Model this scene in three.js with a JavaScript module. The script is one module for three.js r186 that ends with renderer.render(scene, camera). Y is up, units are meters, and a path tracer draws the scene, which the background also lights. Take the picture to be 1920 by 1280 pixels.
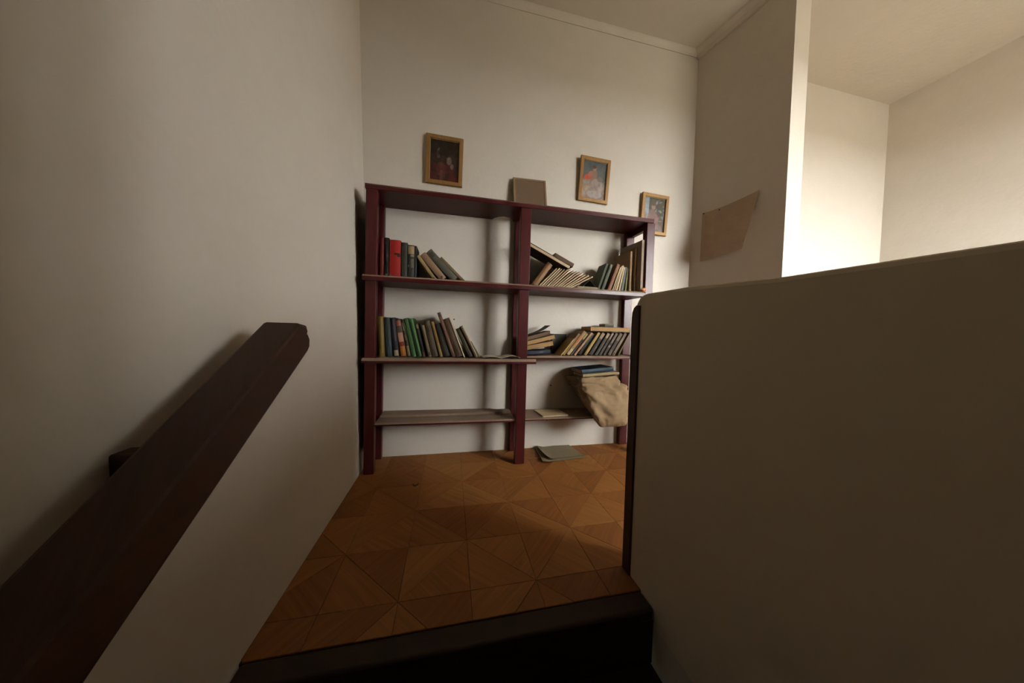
import * as THREE from 'three';
import { RoundedBoxGeometry } from 'three/addons/geometries/RoundedBoxGeometry.js';
import { mergeGeometries } from 'three/addons/utils/BufferGeometryUtils.js';
import { RectAreaLightUniformsLib } from 'three/addons/lights/RectAreaLightUniformsLib.js';
import { ImprovedNoise } from 'three/addons/math/ImprovedNoise.js';

// ---------------------------------------------------------------- camera, sky, light, exposure
const scene = new THREE.Scene();
const camera = new THREE.PerspectiveCamera(99.93, 1920 / 1280, 0.02, 60);
camera.rotation.order = 'YXZ';
camera.position.set(0.5233, 0.9146, 2.1866);
camera.rotation.set(-0.0291, -0.2111, 0.0268);
scene.add(camera);

scene.background = new THREE.Color(1.0, 1.0, 0.985).multiplyScalar(64);      // overcast sky outside the window

RectAreaLightUniformsLib.init();
// the short right-hand wall runs outwards at an angle: x = RX + RS * z; behind it the landing widens towards a window
const RX = 2.585, RS = 0.225, RN = Math.hypot(1, RS), ZROOM = 3.0, XFAR = 4.95;
const WIN = { x0: 3.0, x1: 4.7, y0: 1.0, y1: 2.6 };
{ // daylight coming in through the window opening behind the viewer's right shoulder
  const daylight = new THREE.RectAreaLight(new THREE.Color(1.0, 0.985, 0.95), 7, WIN.x1 - WIN.x0 - 0.1, WIN.y1 - WIN.y0 - 0.1);
  daylight.position.set((WIN.x0 + WIN.x1) / 2, (WIN.y0 + WIN.y1) / 2, ZROOM - 0.005);
  daylight.lookAt(daylight.position.x, daylight.position.y - 0.6, 0);
  daylight.name = 'window_daylight';
  scene.add(daylight);
}

const renderer = new THREE.WebGLRenderer({ antialias: true });
renderer.toneMapping = THREE.LinearToneMapping;
renderer.toneMappingExposure = 0.45;
renderer.shadowMap.enabled = true;

// ---------------------------------------------------------------- helpers
let seed = 7;
const rnd = () => { seed = (seed * 1664525 + 1013904223) >>> 0; return seed / 4294967296; };
const noise = new ImprovedNoise();
const used = {};
const numbered = (n) => { used[n] = (used[n] ?? -1) + 1; return used[n] ? n + '_' + String(used[n]).padStart(3, '0') : n; };
function mesh(name, geo, mat, parent = scene) {
  const m = new THREE.Mesh(geo, mat);
  m.name = parent === scene ? numbered(name) : name;
  m.castShadow = m.receiveShadow = true;
  parent.add(m);
  return m;
}
function part(name, geo, mat, parent) {
  const same = parent.children.filter((c) => c.name === name || c.name.startsWith(name + '_0')).length;
  return mesh(same ? name + '_' + String(same).padStart(3, '0') : name, geo, mat, parent);
}
function thing(name, label, category, pos = [0, 0, 0], group) {
  const o = new THREE.Group();
  o.name = numbered(name); o.position.set(...pos); scene.add(o);
  o.userData = { label, category };
  if (group) o.userData.group = group;
  return o;
}
function tag(o, label, category, group) { o.userData = { label, category }; if (group) o.userData.group = group; return o; }
const struct = (o) => { o.userData.kind = 'structure'; return o; };

// uv in metres, by the way each face looks; the longest side of the piece runs along v
function uvMetres(g, ox = 0, oy = 0) {
  g.computeBoundingBox();
  const s = new THREE.Vector3(); g.boundingBox.getSize(s);
  const p = g.attributes.position, n = g.attributes.normal, uv = new Float32Array(p.count * 2);
  const ax = ['x', 'y', 'z'];
  const get = (i, a) => (a === 'x' ? p.getX(i) : a === 'y' ? p.getY(i) : p.getZ(i));
  for (let i = 0; i < p.count; i++) {
    const a = [Math.abs(n.getX(i)), Math.abs(n.getY(i)), Math.abs(n.getZ(i))], k = a.indexOf(Math.max(...a));
    let [u, v] = ax.filter((_, j) => j !== k);
    if (s[u] > s[v]) [u, v] = [v, u];
    uv[2 * i] = get(i, u) + ox; uv[2 * i + 1] = get(i, v) + oy;
  }
  g.setAttribute('uv', new THREE.BufferAttribute(uv, 2));
  return g;
}
function box(x0, x1, y0, y1, z0, z1, r = 0.004) {
  const w = x1 - x0, h = y1 - y0, d = z1 - z0, rr = Math.min(r, w / 2.2, h / 2.2, d / 2.2);
  const g = new RoundedBoxGeometry(w, h, d, 2, rr);
  g.translate((x0 + x1) / 2, (y0 + y1) / 2, (z0 + z1) / 2);
  return uvMetres(g, rnd() * 3, rnd() * 3);
}
function extrude(pts, depth, bevel = 0, holes = []) {
  const s = new THREE.Shape(pts.map((q) => new THREE.Vector2(q[0], q[1])));
  for (const h of holes) s.holes.push(new THREE.Path(h.map((q) => new THREE.Vector2(q[0], q[1]))));
  return new THREE.ExtrudeGeometry(s, { depth, bevelEnabled: bevel > 0, bevelSize: bevel, bevelThickness: bevel, bevelSegments: 2, steps: 1 });
}
// ---------------------------------------------------------------- textures
function texture(w, h, fn, rep, srgb) {
  const d = new Uint8Array(w * h * 4);
  for (let y = 0; y < h; y++) for (let x = 0; x < w; x++) {
    const c = fn(x / w, y / h), i = (y * w + x) * 4;
    for (let k = 0; k < 3; k++) d[i + k] = Math.max(0, Math.min(255, Math.round(255 * (c[k] ?? c[0]))));
    d[i + 3] = 255;
  }
  const t = new THREE.DataTexture(d, w, h);
  t.magFilter = t.minFilter = THREE.LinearFilter; t.wrapS = t.wrapT = THREE.RepeatWrapping;
  if (srgb) t.colorSpace = THREE.SRGBColorSpace;
  t.repeat.set(rep[0], rep[1]); t.needsUpdate = true;
  return t;
}
// tileable noise in [-1, 1]
function tn(u, v, f, fy = f, s = 0) {
  const a = u * f, b = v * fy, q = (x, y) => noise.noise(x + 37.1 * s, y + 11.7 * s, s * 3.3 + 0.5);
  const wu = u, wv = v;
  return (q(a, b) * (1 - wu) + q(a - f, b) * wu) * (1 - wv) + (q(a, b - fy) * (1 - wu) + q(a - f, b - fy) * wu) * wv;
}
const plasterMap = texture(512, 512, (u, v) => {
  const a = 0.95 + 0.035 * tn(u, v, 5, 5, 1) + 0.03 * tn(u, v, 17, 17, 2) + 0.018 * tn(u, v, 90, 90, 3);
  const y = 0.02 * tn(u, v, 7, 7, 4);
  return [a + y * 0.4, a, a - y];
}, [0.5, 0.5]);
const plasterBump = texture(512, 512, (u, v) => [0.5 + 0.25 * tn(u, v, 12, 12, 5) + 0.22 * tn(u, v, 60, 60, 6) + 0.15 * tn(u, v, 150, 150, 7)], [0.6, 0.6]);
const grain = (s, amp) => (u, v) => {
  const w = 0.08 * tn(u, v, 4, 2, s);
  const a = 0.86 + amp * (0.5 * tn(u + w, v, 26, 2, s + 1) + 0.35 * tn(u + w, v, 80, 4, s + 2)) + 0.06 * tn(u, v, 6, 6, s + 3);
  return [a, a, a];
};
const grainMap = texture(512, 512, grain(11, 0.3), [2, 1]);
const strongGrain = texture(512, 512, grain(17, 0.55), [2.2, 1.1]);
const dustMap = texture(512, 512, (u, v) => {
  const a = 0.84 + 0.16 * tn(u, v, 9, 3, 21) + 0.16 * tn(u, v, 40, 3, 22) + 0.1 * tn(u, v, 70, 60, 23);
  return [a, a * 0.99, a * 0.97];
}, [2, 1]);
const clothMap = texture(256, 256, (u, v) => {
  const a = 0.87 + 0.12 * tn(u, v, 5, 5, 31) + 0.1 * tn(u, v, 24, 24, 32) + 0.07 * tn(u, v, 90, 90, 33);
  return [a, a, a];
}, [5, 5]);
const paperLines = texture(128, 256, (u, v) => { const a = 0.9 + 0.22 * tn(u, v, 64, 2, 41) + 0.05 * tn(u, v, 6, 6, 42); return [a, a * 0.98, a * 0.94]; }, [40, 4]);
const kraftMap = texture(256, 256, (u, v) => { const a = 0.88 + 0.14 * tn(u, v, 6, 6, 51) + 0.1 * tn(u, v, 60, 20, 52); return [a, a, a]; }, [1, 1]);

// ---------------------------------------------------------------- materials
const std = (o) => new THREE.MeshStandardMaterial({ roughness: 0.8, ...o });
const lin = (r, g, b) => new THREE.Color().setRGB(r, g, b);
const M = {
  plaster: std({ color: lin(0.77, 0.712, 0.615), map: plasterMap, bumpMap: plasterBump, bumpScale: 0.0025, roughness: 0.9 }),
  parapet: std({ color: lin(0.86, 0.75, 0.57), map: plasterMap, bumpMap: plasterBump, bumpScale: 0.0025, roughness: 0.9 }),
  ceiling: std({ color: lin(0.77, 0.712, 0.615), map: plasterMap, bumpMap: plasterBump, bumpScale: 0.003, roughness: 0.95 }),
  redPaint: new THREE.MeshPhysicalMaterial({ specularIntensity: 0.75, color: lin(0.08, 0.0115, 0.0125), map: grainMap, bumpMap: grainMap, bumpScale: 0.0006, roughness: 0.3 }),
  rawWood: std({ color: lin(0.34, 0.24, 0.165), map: dustMap, bumpMap: grainMap, bumpScale: 0.0008 }),
  rawEdge: std({ color: lin(0.16, 0.085, 0.06), map: dustMap }),
  darkTrim: std({ color: lin(0.06, 0.02, 0.012), map: grainMap, roughness: 0.5 }),
  stair: std({ color: lin(0.03, 0.012, 0.007), map: strongGrain, roughness: 0.6 }),
  railWood: std({ color: lin(0.06, 0.022, 0.014), map: strongGrain, bumpMap: strongGrain, bumpScale: 0.001, roughness: 0.5 }),
  slab: std({ color: lin(0.05, 0.025, 0.012) }),
  pages: std({ color: lin(0.6, 0.46, 0.28), map: paperLines, roughness: 0.95 }),
  pagesTan: std({ color: lin(0.46, 0.29, 0.13), map: paperLines, roughness: 0.95 }),
  pagesWhite: std({ color: lin(0.62, 0.54, 0.4), map: paperLines, roughness: 0.95 }),
  loosePages: std({ color: lin(0.78, 0.7, 0.55), roughness: 0.9 }),
  kraft: std({ color: lin(0.36, 0.25, 0.135), map: kraftMap, roughness: 0.85, side: THREE.DoubleSide }),
  gold: std({ color: lin(0.4, 0.22, 0.075), map: grainMap, roughness: 0.38, metalness: 0.25 }),
  cardboard: std({ color: lin(0.19, 0.125, 0.07), map: kraftMap, roughness: 0.95 }),
  iron: std({ color: lin(0.05, 0.04, 0.035), roughness: 0.5, metalness: 0.7 }),
  glass: new THREE.MeshPhysicalMaterial({ color: 0xffffff, transmission: 1, thickness: 0, roughness: 0.02, ior: 1.5 }),
  windowPaint: std({ color: lin(0.5, 0.46, 0.38), map: grainMap, roughness: 0.5 }),
  earth: std({ color: lin(0.12, 0.1, 0.06), roughness: 1 }),
};

// ---------------------------------------------------------------- the room shell
const CEIL = 3.4, ZEND = 5.3, ZN = 1.30, PX0 = 1.2145, PX1 = 1.335, DEEP = -3.0;
const rx = (z) => RX + RS * z;
function uvXY(g, a, b) { const p = g.attributes.position, uv = new Float32Array(p.count * 2); const f = { x: 'getX', y: 'getY', z: 'getZ' };
  for (let i = 0; i < p.count; i++) { uv[2 * i] = p[f[a]](i); uv[2 * i + 1] = p[f[b]](i); } g.setAttribute('uv', new THREE.BufferAttribute(uv, 2)); return g; }

struct(mesh('wall_back', box(-0.35, XFAR + 0.2, DEEP, CEIL + 0.15, -0.2, 0, 0.001), M.plaster));
{ // left wall: leans outwards a little with height
  const lx = (y) => -0.022 - 0.033 * y;
  const g = extrude([[lx(DEEP), DEEP], [lx(CEIL + 0.1), CEIL + 0.1], [lx(CEIL + 0.1) - 0.2, CEIL + 0.1], [lx(DEEP) - 0.2, DEEP]], ZEND + 0.05);
  g.translate(0, 0, -0.02);
  struct(mesh('wall_left', uvXY(g, 'z', 'y'), M.plaster));
}
{ // short right wall; the landing opens out behind it
  const L = 0.64 * RN, dir = new THREE.Vector3(RS, 0, 1).normalize(), up = new THREE.Vector3(0, 1, 0), out = new THREE.Vector3().crossVectors(dir, up); // out: (-1, 0, RS), into the bay
  const g = extrude([[-0.05, -0.1], [L, -0.1], [L, CEIL + 0.1], [-0.05, CEIL + 0.1]], 0.2);
  const m4 = new THREE.Matrix4().makeBasis(dir, up, out); m4.setPosition(RX, 0, 0);
  g.translate(0, 0, -0.2); g.applyMatrix4(m4);
  struct(mesh('wall_right', g, M.plaster));
  // small cove where it meets the ceiling
  const c = extrude([[0, CEIL], [0, 3.335], [0.02, 3.335], [0.03, 3.36], [0.055, 3.385], [0.06, CEIL]], L - 0.01);
  const m5 = new THREE.Matrix4().makeBasis(out, up, dir.clone().negate()); m5.setPosition(RX + dir.x * (L - 0.005), 0, dir.z * (L - 0.005));
  c.applyMatrix4(m5); struct(mesh('trim_2', c, M.ceiling));
  struct(mesh('wall_right_far', box(XFAR, XFAR + 0.2, -0.1, CEIL + 0.1, -0.1, ZROOM + 0.2, 0.001), M.plaster));
}
{ // front wall of the landing with the window; local x runs towards -x, local z into the room
  const hole = [[XFAR - WIN.x1, WIN.y0], [XFAR - WIN.x0, WIN.y0], [XFAR - WIN.x0, WIN.y1], [XFAR - WIN.x1, WIN.y1]];
  const g = extrude([[-0.1, -0.1], [XFAR - PX1 - 0.003, -0.1], [XFAR - PX1 - 0.003, CEIL + 0.1], [-0.1, CEIL + 0.1]], 0.24, 0, [hole]);
  const m4 = new THREE.Matrix4().makeBasis(new THREE.Vector3(-1, 0, 0), new THREE.Vector3(0, 1, 0), new THREE.Vector3(0, 0, -1)); m4.setPosition(XFAR, 0, ZROOM);
  g.translate(0, 0, -0.24); g.applyMatrix4(m4);
  struct(mesh('wall_front_landing', g, M.plaster));
  const w = new THREE.Group(); w.name = 'window_1'; scene.add(w); struct(w);
  const at = (geo) => { geo.applyMatrix4(m4); return geo; };
  const a0 = XFAR - WIN.x1, a1 = XFAR - WIN.x0, y0 = WIN.y0, y1 = WIN.y1, d0 = -0.17, d1 = -0.11, am = (a0 + a1) / 2, t = 0.05;
  const outer = [[a0, y0], [a1, y0], [a1, y1], [a0, y1]], inner = [[a0 + t, y0 + t], [a1 - t, y0 + t], [a1 - t, y1 - t], [a0 + t, y1 - t]];
  const fg = extrude(outer, d1 - d0, 0, [inner]); fg.translate(0, 0, d0);
  part('window_frame', at(fg), M.windowPaint, w);
  part('mullion', at(box(am - 0.03, am + 0.03, y0 + t, y1 - t, d0, d1)), M.windowPaint, w);
  const yt = y0 + 1.1;
  for (const [p, q] of [[a0 + t, am - 0.03], [am + 0.03, a1 - t]]) {
    part('transom', at(box(p, q, yt - 0.02, yt + 0.02, d0 + 0.01, d1 - 0.01)), M.windowPaint, w);
    part('window_pane', at(box(p, q, y0 + t, yt - 0.02, -0.142, -0.138, 0.0005)), M.glass, w);
    part('window_pane', at(box(p, q, yt + 0.02, y1 - t, -0.142, -0.138, 0.0005)), M.glass, w);
  }
  part('window_sill', at(box(a0 - 0.04, a1 + 0.04, y0 - 0.03, y0, -0.11, 0.03)), M.windowPaint, w);
}
{ const c = extrude([[0, CEIL], [0, 3.35], [0.006, 3.346], [0.016, 3.358], [0.024, 3.385], [0.024, CEIL]], 2.75); // cove along the back wall
  c.applyMatrix4(new THREE.Matrix4().makeBasis(new THREE.Vector3(0, 0, 1), new THREE.Vector3(0, 1, 0), new THREE.Vector3(-1, 0, 0)));
  c.translate(2.6, 0, 0); struct(mesh('trim_1', c, M.ceiling)); }
struct(mesh('ceiling', box(-0.4, XFAR + 0.25, CEIL, CEIL + 0.15, -0.2, ZEND + 0.2, 0.001), M.ceiling));
struct(mesh('wall_front', box(-0.3, PX1 + 0.1, DEEP, CEIL + 0.1, ZEND, ZEND + 0.2, 0.001), M.plaster));
struct(mesh('wall_stair_right', box(PX0, PX1, -0.1, CEIL + 0.1, 2.15, ZEND + 0.02, 0.001), M.plaster));
struct(mesh('wall_stair_right_below', box(PX0, PX1, DEEP, -0.06, ZN + 0.02, ZEND + 0.02, 0.001), M.plaster));
{ // low parapet wall beside the stair: rounded at its far end
  const pts = [[1.215, -0.06], [1.215, 0.985]];
  for (let i = 1; i <= 8; i++) { const a = Math.PI - (i / 8) * Math.PI / 2; pts.push([1.26 + 0.045 * Math.cos(a), 1.015 + 0.045 * Math.sin(a)]); }
  pts.push([1.45, 1.057], [1.7, 1.04], [2.148, 1.034], [2.148, -0.06]);
  const g = extrude(pts, PX1 - PX0 - 0.024, 0.012);
  g.applyMatrix4(new THREE.Matrix4().makeBasis(new THREE.Vector3(0, 0, 1), new THREE.Vector3(0, 1, 0), new THREE.Vector3(-1, 0, 0)));
  g.translate(PX1 - 0.012, 0, 0);
  const o = struct(mesh('wall_parapet', g, M.parapet));
  // dark wooden strip that caps the end of the parapet
  const q = [[1.196, 0.001], [1.196, 0.985], [1.199, 1.006], [1.208, 1.022], [1.222, 1.03], [1.236, 1.028], [1.236, 0.001]];
  const tr = extrude(q, PX1 - PX0 + 0.012, 0.002);
  tr.applyMatrix4(new THREE.Matrix4().makeBasis(new THREE.Vector3(0, 0, 1), new THREE.Vector3(0, 1, 0), new THREE.Vector3(-1, 0, 0)));
  tr.translate(PX1 + 0.006, 0, 0);
  struct(mesh('trim_3', uvXY(tr, 'z', 'y'), M.darkTrim));
}
struct(mesh('outdoor_ground', box(-30, 40, DEEP - 0.3, DEEP, ZEND + 0.4, 45, 0.01), M.earth));

// ---------------------------------------------------------------- floor of triangular tiles
{
  const F = new THREE.Group(); F.name = 'floor'; scene.add(F); struct(F);
  const slabA = box(-0.3, PX1 - 0.06, -0.16, -0.0045, -0.1, ZN, 0.001), slabB = box(PX1 - 0.06, XFAR + 0.1, -0.16, -0.0045, -0.1, ZROOM + 0.1, 0.001);
  part('subfloor', mergeGeometries([slabA, slabB]), M.slab, F);
  const woods = [[0.43, 0.175, 0.04], [0.39, 0.155, 0.035], [0.34, 0.125, 0.027], [0.46, 0.2, 0.05]].map((c) =>
    std({ color: lin(...c), map: strongGrain, bumpMap: grainMap, bumpScale: 0.0004, roughness: 0.55 }));
  const clip = (poly, a, b, c) => { // keep a*x + b*z <= c
    const out = [];
    poly.forEach((p, i) => { const q = poly[(i + 1) % poly.length], dp = c - a * p[0] - b * p[1], dq = c - a * q[0] - b * q[1];
      if (dp >= 0) out.push(p);
      if (dp * dq < 0) { const t = dp / (dp - dq); out.push([p[0] + t * (q[0] - p[0]), p[1] + t * (q[1] - p[1])]); } });
    return out;
  };
  const area = (p) => Math.abs(p.reduce((s, a, i) => { const b = p[(i + 1) % p.length]; return s + a[0] * b[1] - b[0] * a[1]; }, 0) / 2);
  const TX = 0.2425, TZ = 0.252, rest = [[], [], [], []];
  const prism = (poly, lift, turn) => { // chamfered piece, inset by half a joint
    if (poly.reduce((s, a, i) => { const b = poly[(i + 1) % poly.length]; return s + a[0] * b[1] - b[0] * a[1]; }, 0) < 0) poly = poly.slice().reverse();
    const inset = (d) => poly.map((p, i) => { const a = poly[(i + poly.length - 1) % poly.length], b = poly[(i + 1) % poly.length];
      const e1 = [p[0] - a[0], p[1] - a[1]], e2 = [b[0] - p[0], b[1] - p[1]], l1 = Math.hypot(...e1), l2 = Math.hypot(...e2);
      const n1 = [-e1[1] / l1, e1[0] / l1], n2 = [-e2[1] / l2, e2[0] / l2], k = 1 + n1[0] * n2[0] + n1[1] * n2[1];
      return [p[0] + d * (n1[0] + n2[0]) / Math.max(k, 0.25), p[1] + d * (n1[1] + n2[1]) / Math.max(k, 0.25)]; });
    const lo = inset(0.0007), hi = inset(0.0022), pos = [], uv = [], c = Math.cos(turn), s = Math.sin(turn);
    const put = (q, y) => { pos.push(q[0], y, q[1]); uv.push((c * q[0] - s * q[1]), (s * q[0] + c * q[1])); };
    const n = poly.length, y0 = -0.005, y1 = lift - 0.001, y2 = lift;
    for (let i = 1; i < n - 1; i++) { put(hi[0], y2); put(hi[i + 1], y2); put(hi[i], y2); }
    for (let i = 0; i < n; i++) { const j = (i + 1) % n;
      put(lo[i], y1); put(hi[i], y2); put(hi[j], y2); put(lo[i], y1); put(hi[j], y2); put(lo[j], y1);
      put(lo[i], y0); put(lo[i], y1); put(lo[j], y1); put(lo[i], y0); put(lo[j], y1); put(lo[j], y0); }
    const g = new THREE.BufferGeometry();
    g.setAttribute('position', new THREE.Float32BufferAttribute(pos, 3)); g.setAttribute('uv', new THREE.Float32BufferAttribute(uv, 2)); g.computeVertexNormals();
    return g;
  };
  let count = 0;
  for (let n = -4; n <= 8; n++) for (let m = -3; m <= 18; m++) {
    const x0 = 0.61 + TX * m, x1 = x0 + TX, z0 = 0.94 + TZ * n, z1 = z0 + TZ, even = ((m + n) % 2 + 2) % 2 === 0;
    const tris = even ? [[[x0, z0], [x1, z0], [x1, z1]], [[x0, z0], [x1, z1], [x0, z1]]] : [[[x1, z0], [x1, z1], [x0, z1]], [[x0, z0], [x1, z0], [x0, z1]]];
    tris.forEach((t, ti) => {
      const tone = Math.floor(rnd() * 4), lift = -0.0006 + rnd() * 0.0006, turn = (even ? 1 : -1) * (ti ? 0.78 : -0.78) + (rnd() - 0.5) * 0.1;
      const cx = (t[0][0] + t[1][0] + t[2][0]) / 3;
      let p = clip(t, -1, 0, 0.022); p = clip(p, 0, -1, 0); p = clip(p, 1, 0, XFAR);
      p = cx < 1.27 ? clip(p, 0, 1, ZN) : clip(p, 0, 1, ZROOM);
      if (cx >= 1.27 && z1 > ZN && x0 < PX1) p = clip(p, -1, 0, -PX1);
      if (p.length < 3 || area(p) < 2e-4) return;
      const g = prism(p, lift, turn);
      if ((z0 > 1.3 && cx > 1.27) || cx > 2.6) rest[tone].push(g);
      else { part('tile', g, woods[tone], F); count++; }
    });
  }
  if (rest.flat().length) { const r = part('tile_field', mergeGeometries(rest.flat()), woods[1], F); r.userData.kind = 'stuff'; }
  console.log('floor tiles', count);
}
// ---------------------------------------------------------------- staircase going down towards the camera
{
  const S = thing('staircase', 'dark brown wooden stair descending from the tiled landing towards the viewer', 'staircase');
  part('nosing', box(-0.017, PX0 - 0.002, -0.045, 0.001, ZN + 0.001, ZN + 0.075, 0.012), M.stair, S);
  const rise = 0.19, run = 0.27;
  for (let i = 0; i < 13; i++) {
    const z = ZN + 0.05 + i * run, y = -rise * (i + 1);
    part('riser', box(-0.018 - 0.033 * y, PX0 - 0.002, y + 0.001, y + rise - 0.042, z, z + 0.022, 0.002), M.stair, S);
    part('tread', box(-0.016 - 0.033 * (y - 0.04), PX0 - 0.002, y - 0.04, y, z + 0.0, z + run + 0.025, 0.01), M.stair, S);
  }
  struct(mesh('floor_lower', box(-0.2, PX1, DEEP - 0.1, -rise * 14, ZN, ZEND + 0.1, 0.001), M.slab));
}
// ---------------------------------------------------------------- handrail on the left wall
{
  const H = thing('handrail', 'thick dark brown wooden handrail sloping down along the white left wall', 'handrail');
  const k = 0.665, z9 = 2.9;
  const pts = [[1.292, 0.917], [1.262, 0.9135], [1.256, 0.904], [1.262, 0.893], [1.252, 0.889], [1.243, 0.878], [1.244, 0.862], [1.252, 0.853], [z9, 0.853 - k * (z9 - 1.252)], [z9, 0.917 - k * (z9 - 1.292)]];
  const g = extrude(pts, 0.072, 0.009);
  g.applyMatrix4(new THREE.Matrix4().makeBasis(new THREE.Vector3(0, 0, 1), new THREE.Vector3(0, 1, 0), new THREE.Vector3(-1, 0, 0)));
  g.translate(0.111, 0, 0);
  const p = g.attributes.position, uv = []; for (let i = 0; i < p.count; i++) uv.push(p.getX(i) + p.getY(i) * 0.8, p.getZ(i));
  g.setAttribute('uv', new THREE.Float32BufferAttribute(uv, 2));
  part('rail', g, M.railWood, H);
  for (const z of [1.55, 2.5]) part('bracket', box(-0.09 + 0.033 * k * (z - 1.3), 0.04, 0.87 - k * (z - 1.252) - 0.03, 0.87 - k * (z - 1.252) + 0.015, z - 0.02, z + 0.02), M.railWood, H);
}
// ---------------------------------------------------------------- bookshelf
const FRONT = 0.265;
{
  const B = thing('bookshelf', 'tall dark red painted wooden bookshelf of two bays against the back wall', 'bookshelf');
  const post = (x0, x1, y1, z0, z1, taper = 0) => {
    const g = box(x0, x1, 0, y1, z0, z1, 0.004), p = g.attributes.position, c = (x0 + x1) / 2;
    for (let i = 0; i < p.count; i++) if (p.getY(i) < 0.05 && taper) p.setX(i, c + (p.getX(i) - c) * taper);
    return part('post', g, M.redPaint, B);
  };
  post(0.001, 0.067, 1.771, 0.215, FRONT, 0.9); post(0.975, 1.048, 1.771, 0.215, FRONT, 0.92); post(1.951, 2.019, 1.771, 0.215, FRONT, 0.95);
  post(-0.012, 0.06, 1.771, 0.001, 0.045); post(0.985, 1.05, 1.771, 0.001, 0.045); post(1.927, 1.998, 1.771, 0.001, 0.045);
  { // top board with a bite out of its rear edge left of the middle post
    const pts = [[0, 0.268], [2.0, 0.268], [2.0, 0.004], [0.975, 0.004], [0.965, 0.035], [0.93, 0.068], [0.89, 0.08], [0.855, 0.066], [0.825, 0.036], [0.812, 0.004], [0, 0.004]];
    const g = extrude(pts.map(([x, z]) => [x, -z]), 0.026, 0.003); g.rotateX(-Math.PI / 2); g.translate(0, 1.773, 0);
    part('top_board', uvMetres(g), M.redPaint, B);
    part('worn_edge', box(0.003, 1.997, 1.7935, 1.8005, 0.262, 0.2722, 0.002), M.rawEdge, B);
    part('dusty_top', box(0.005, 0.8, 1.8015, 1.803, 0.01, 0.262, 0.0005), M.rawWood, B);
    part('dusty_top', box(0.98, 1.995, 1.8015, 1.803, 0.01, 0.262, 0.0005), M.rawWood, B);
  }
  // shelf boards: raw wood with a worn upper front edge, red paint left on the lower front edge
  const board = (x0, x1, y0, y1, z0, z1, edge, dyL = 0, dyR = 0) => {
    const t = y1 - y0, c = Math.min(0.014, t * 0.45);
    const g = extrude([[z0, y0], [z1, y0], [z1, y1 - c], [z1 - c * 0.9, y1], [z0, y1]], x1 - x0, 0);
    g.applyMatrix4(new THREE.Matrix4().makeBasis(new THREE.Vector3(0, 0, 1), new THREE.Vector3(0, 1, 0), new THREE.Vector3(-1, 0, 0)));
    g.translate(x1, 0, 0);
    const e = box(x0 + 0.001, x1 - 0.001, y0 - 0.001, y0 + edge, z0 + 0.01, z1 + 0.0015, 0.0012);
    for (const q of [g, e]) { const p = q.attributes.position; for (let i = 0; i < p.count; i++) { const s = (p.getX(i) - x0) / (x1 - x0); p.setY(i, p.getY(i) + dyL * (1 - s) + dyR * s); } }
    const b = part('shelf_board', uvMetres(g, rnd(), rnd()), M.rawWood, B);
    part('painted_edge', e, M.redPaint, b);
  };
  board(-0.01, 1.949, 1.215, 1.25, 0.004, 0.286, 0.024);
  board(-0.008, 1.106, 0.706, 0.737, 0.004, 0.288, 0.014);
  board(1.03, 1.952, 0.7385, 0.757, 0.004, 0.262, 0.008, 0, 0.006);
  board(0.062, 0.978, 0.298, 0.316, 0.004, 0.25, 0.009, 0.004, -0.002);
  board(1.045, 1.945, 0.299, 0.313, 0.004, 0.252, 0.007);
  part('side_panel', box(-0.006, 0.012, 0.13, 1.768, 0.03, 0.23, 0.003), M.redPaint, B);
  part('side_rail', box(1.955, 1.992, 1.728, 1.768, 0.04, 0.22), M.redPaint, B);
}
{ // loose plank lying on the bottom shelf of the left bay
  const pts = []; const top = [[0.07, 0.125], [0.5, 0.118], [0.972, 0.1]], back = [[0.972, 0.03], [0.885, 0.03], [0.86, 0.022], [0.835, 0.008], [0.5, 0.006], [0.07, 0.006]];
  for (const [x, z] of [...top, ...back]) pts.push([x, -z]);
  const g = extrude(pts, 0.011, 0.002); g.rotateX(-Math.PI / 2); g.rotateZ(-0.006); g.translate(0, 0.3225, 0);
  tag(mesh('plank', uvMetres(g), M.rawWood), 'loose thin grey-brown plank lying on the lowest left shelf', 'plank');
}
// ---------------------------------------------------------------- books
const coverMats = {};
const cover = (hex, rough = 0.6) => (coverMats[hex + rough] ??= std({ color: new THREE.Color(hex), map: clothMap, bumpMap: clothMap, bumpScale: 0.0004, roughness: rough }));
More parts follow.
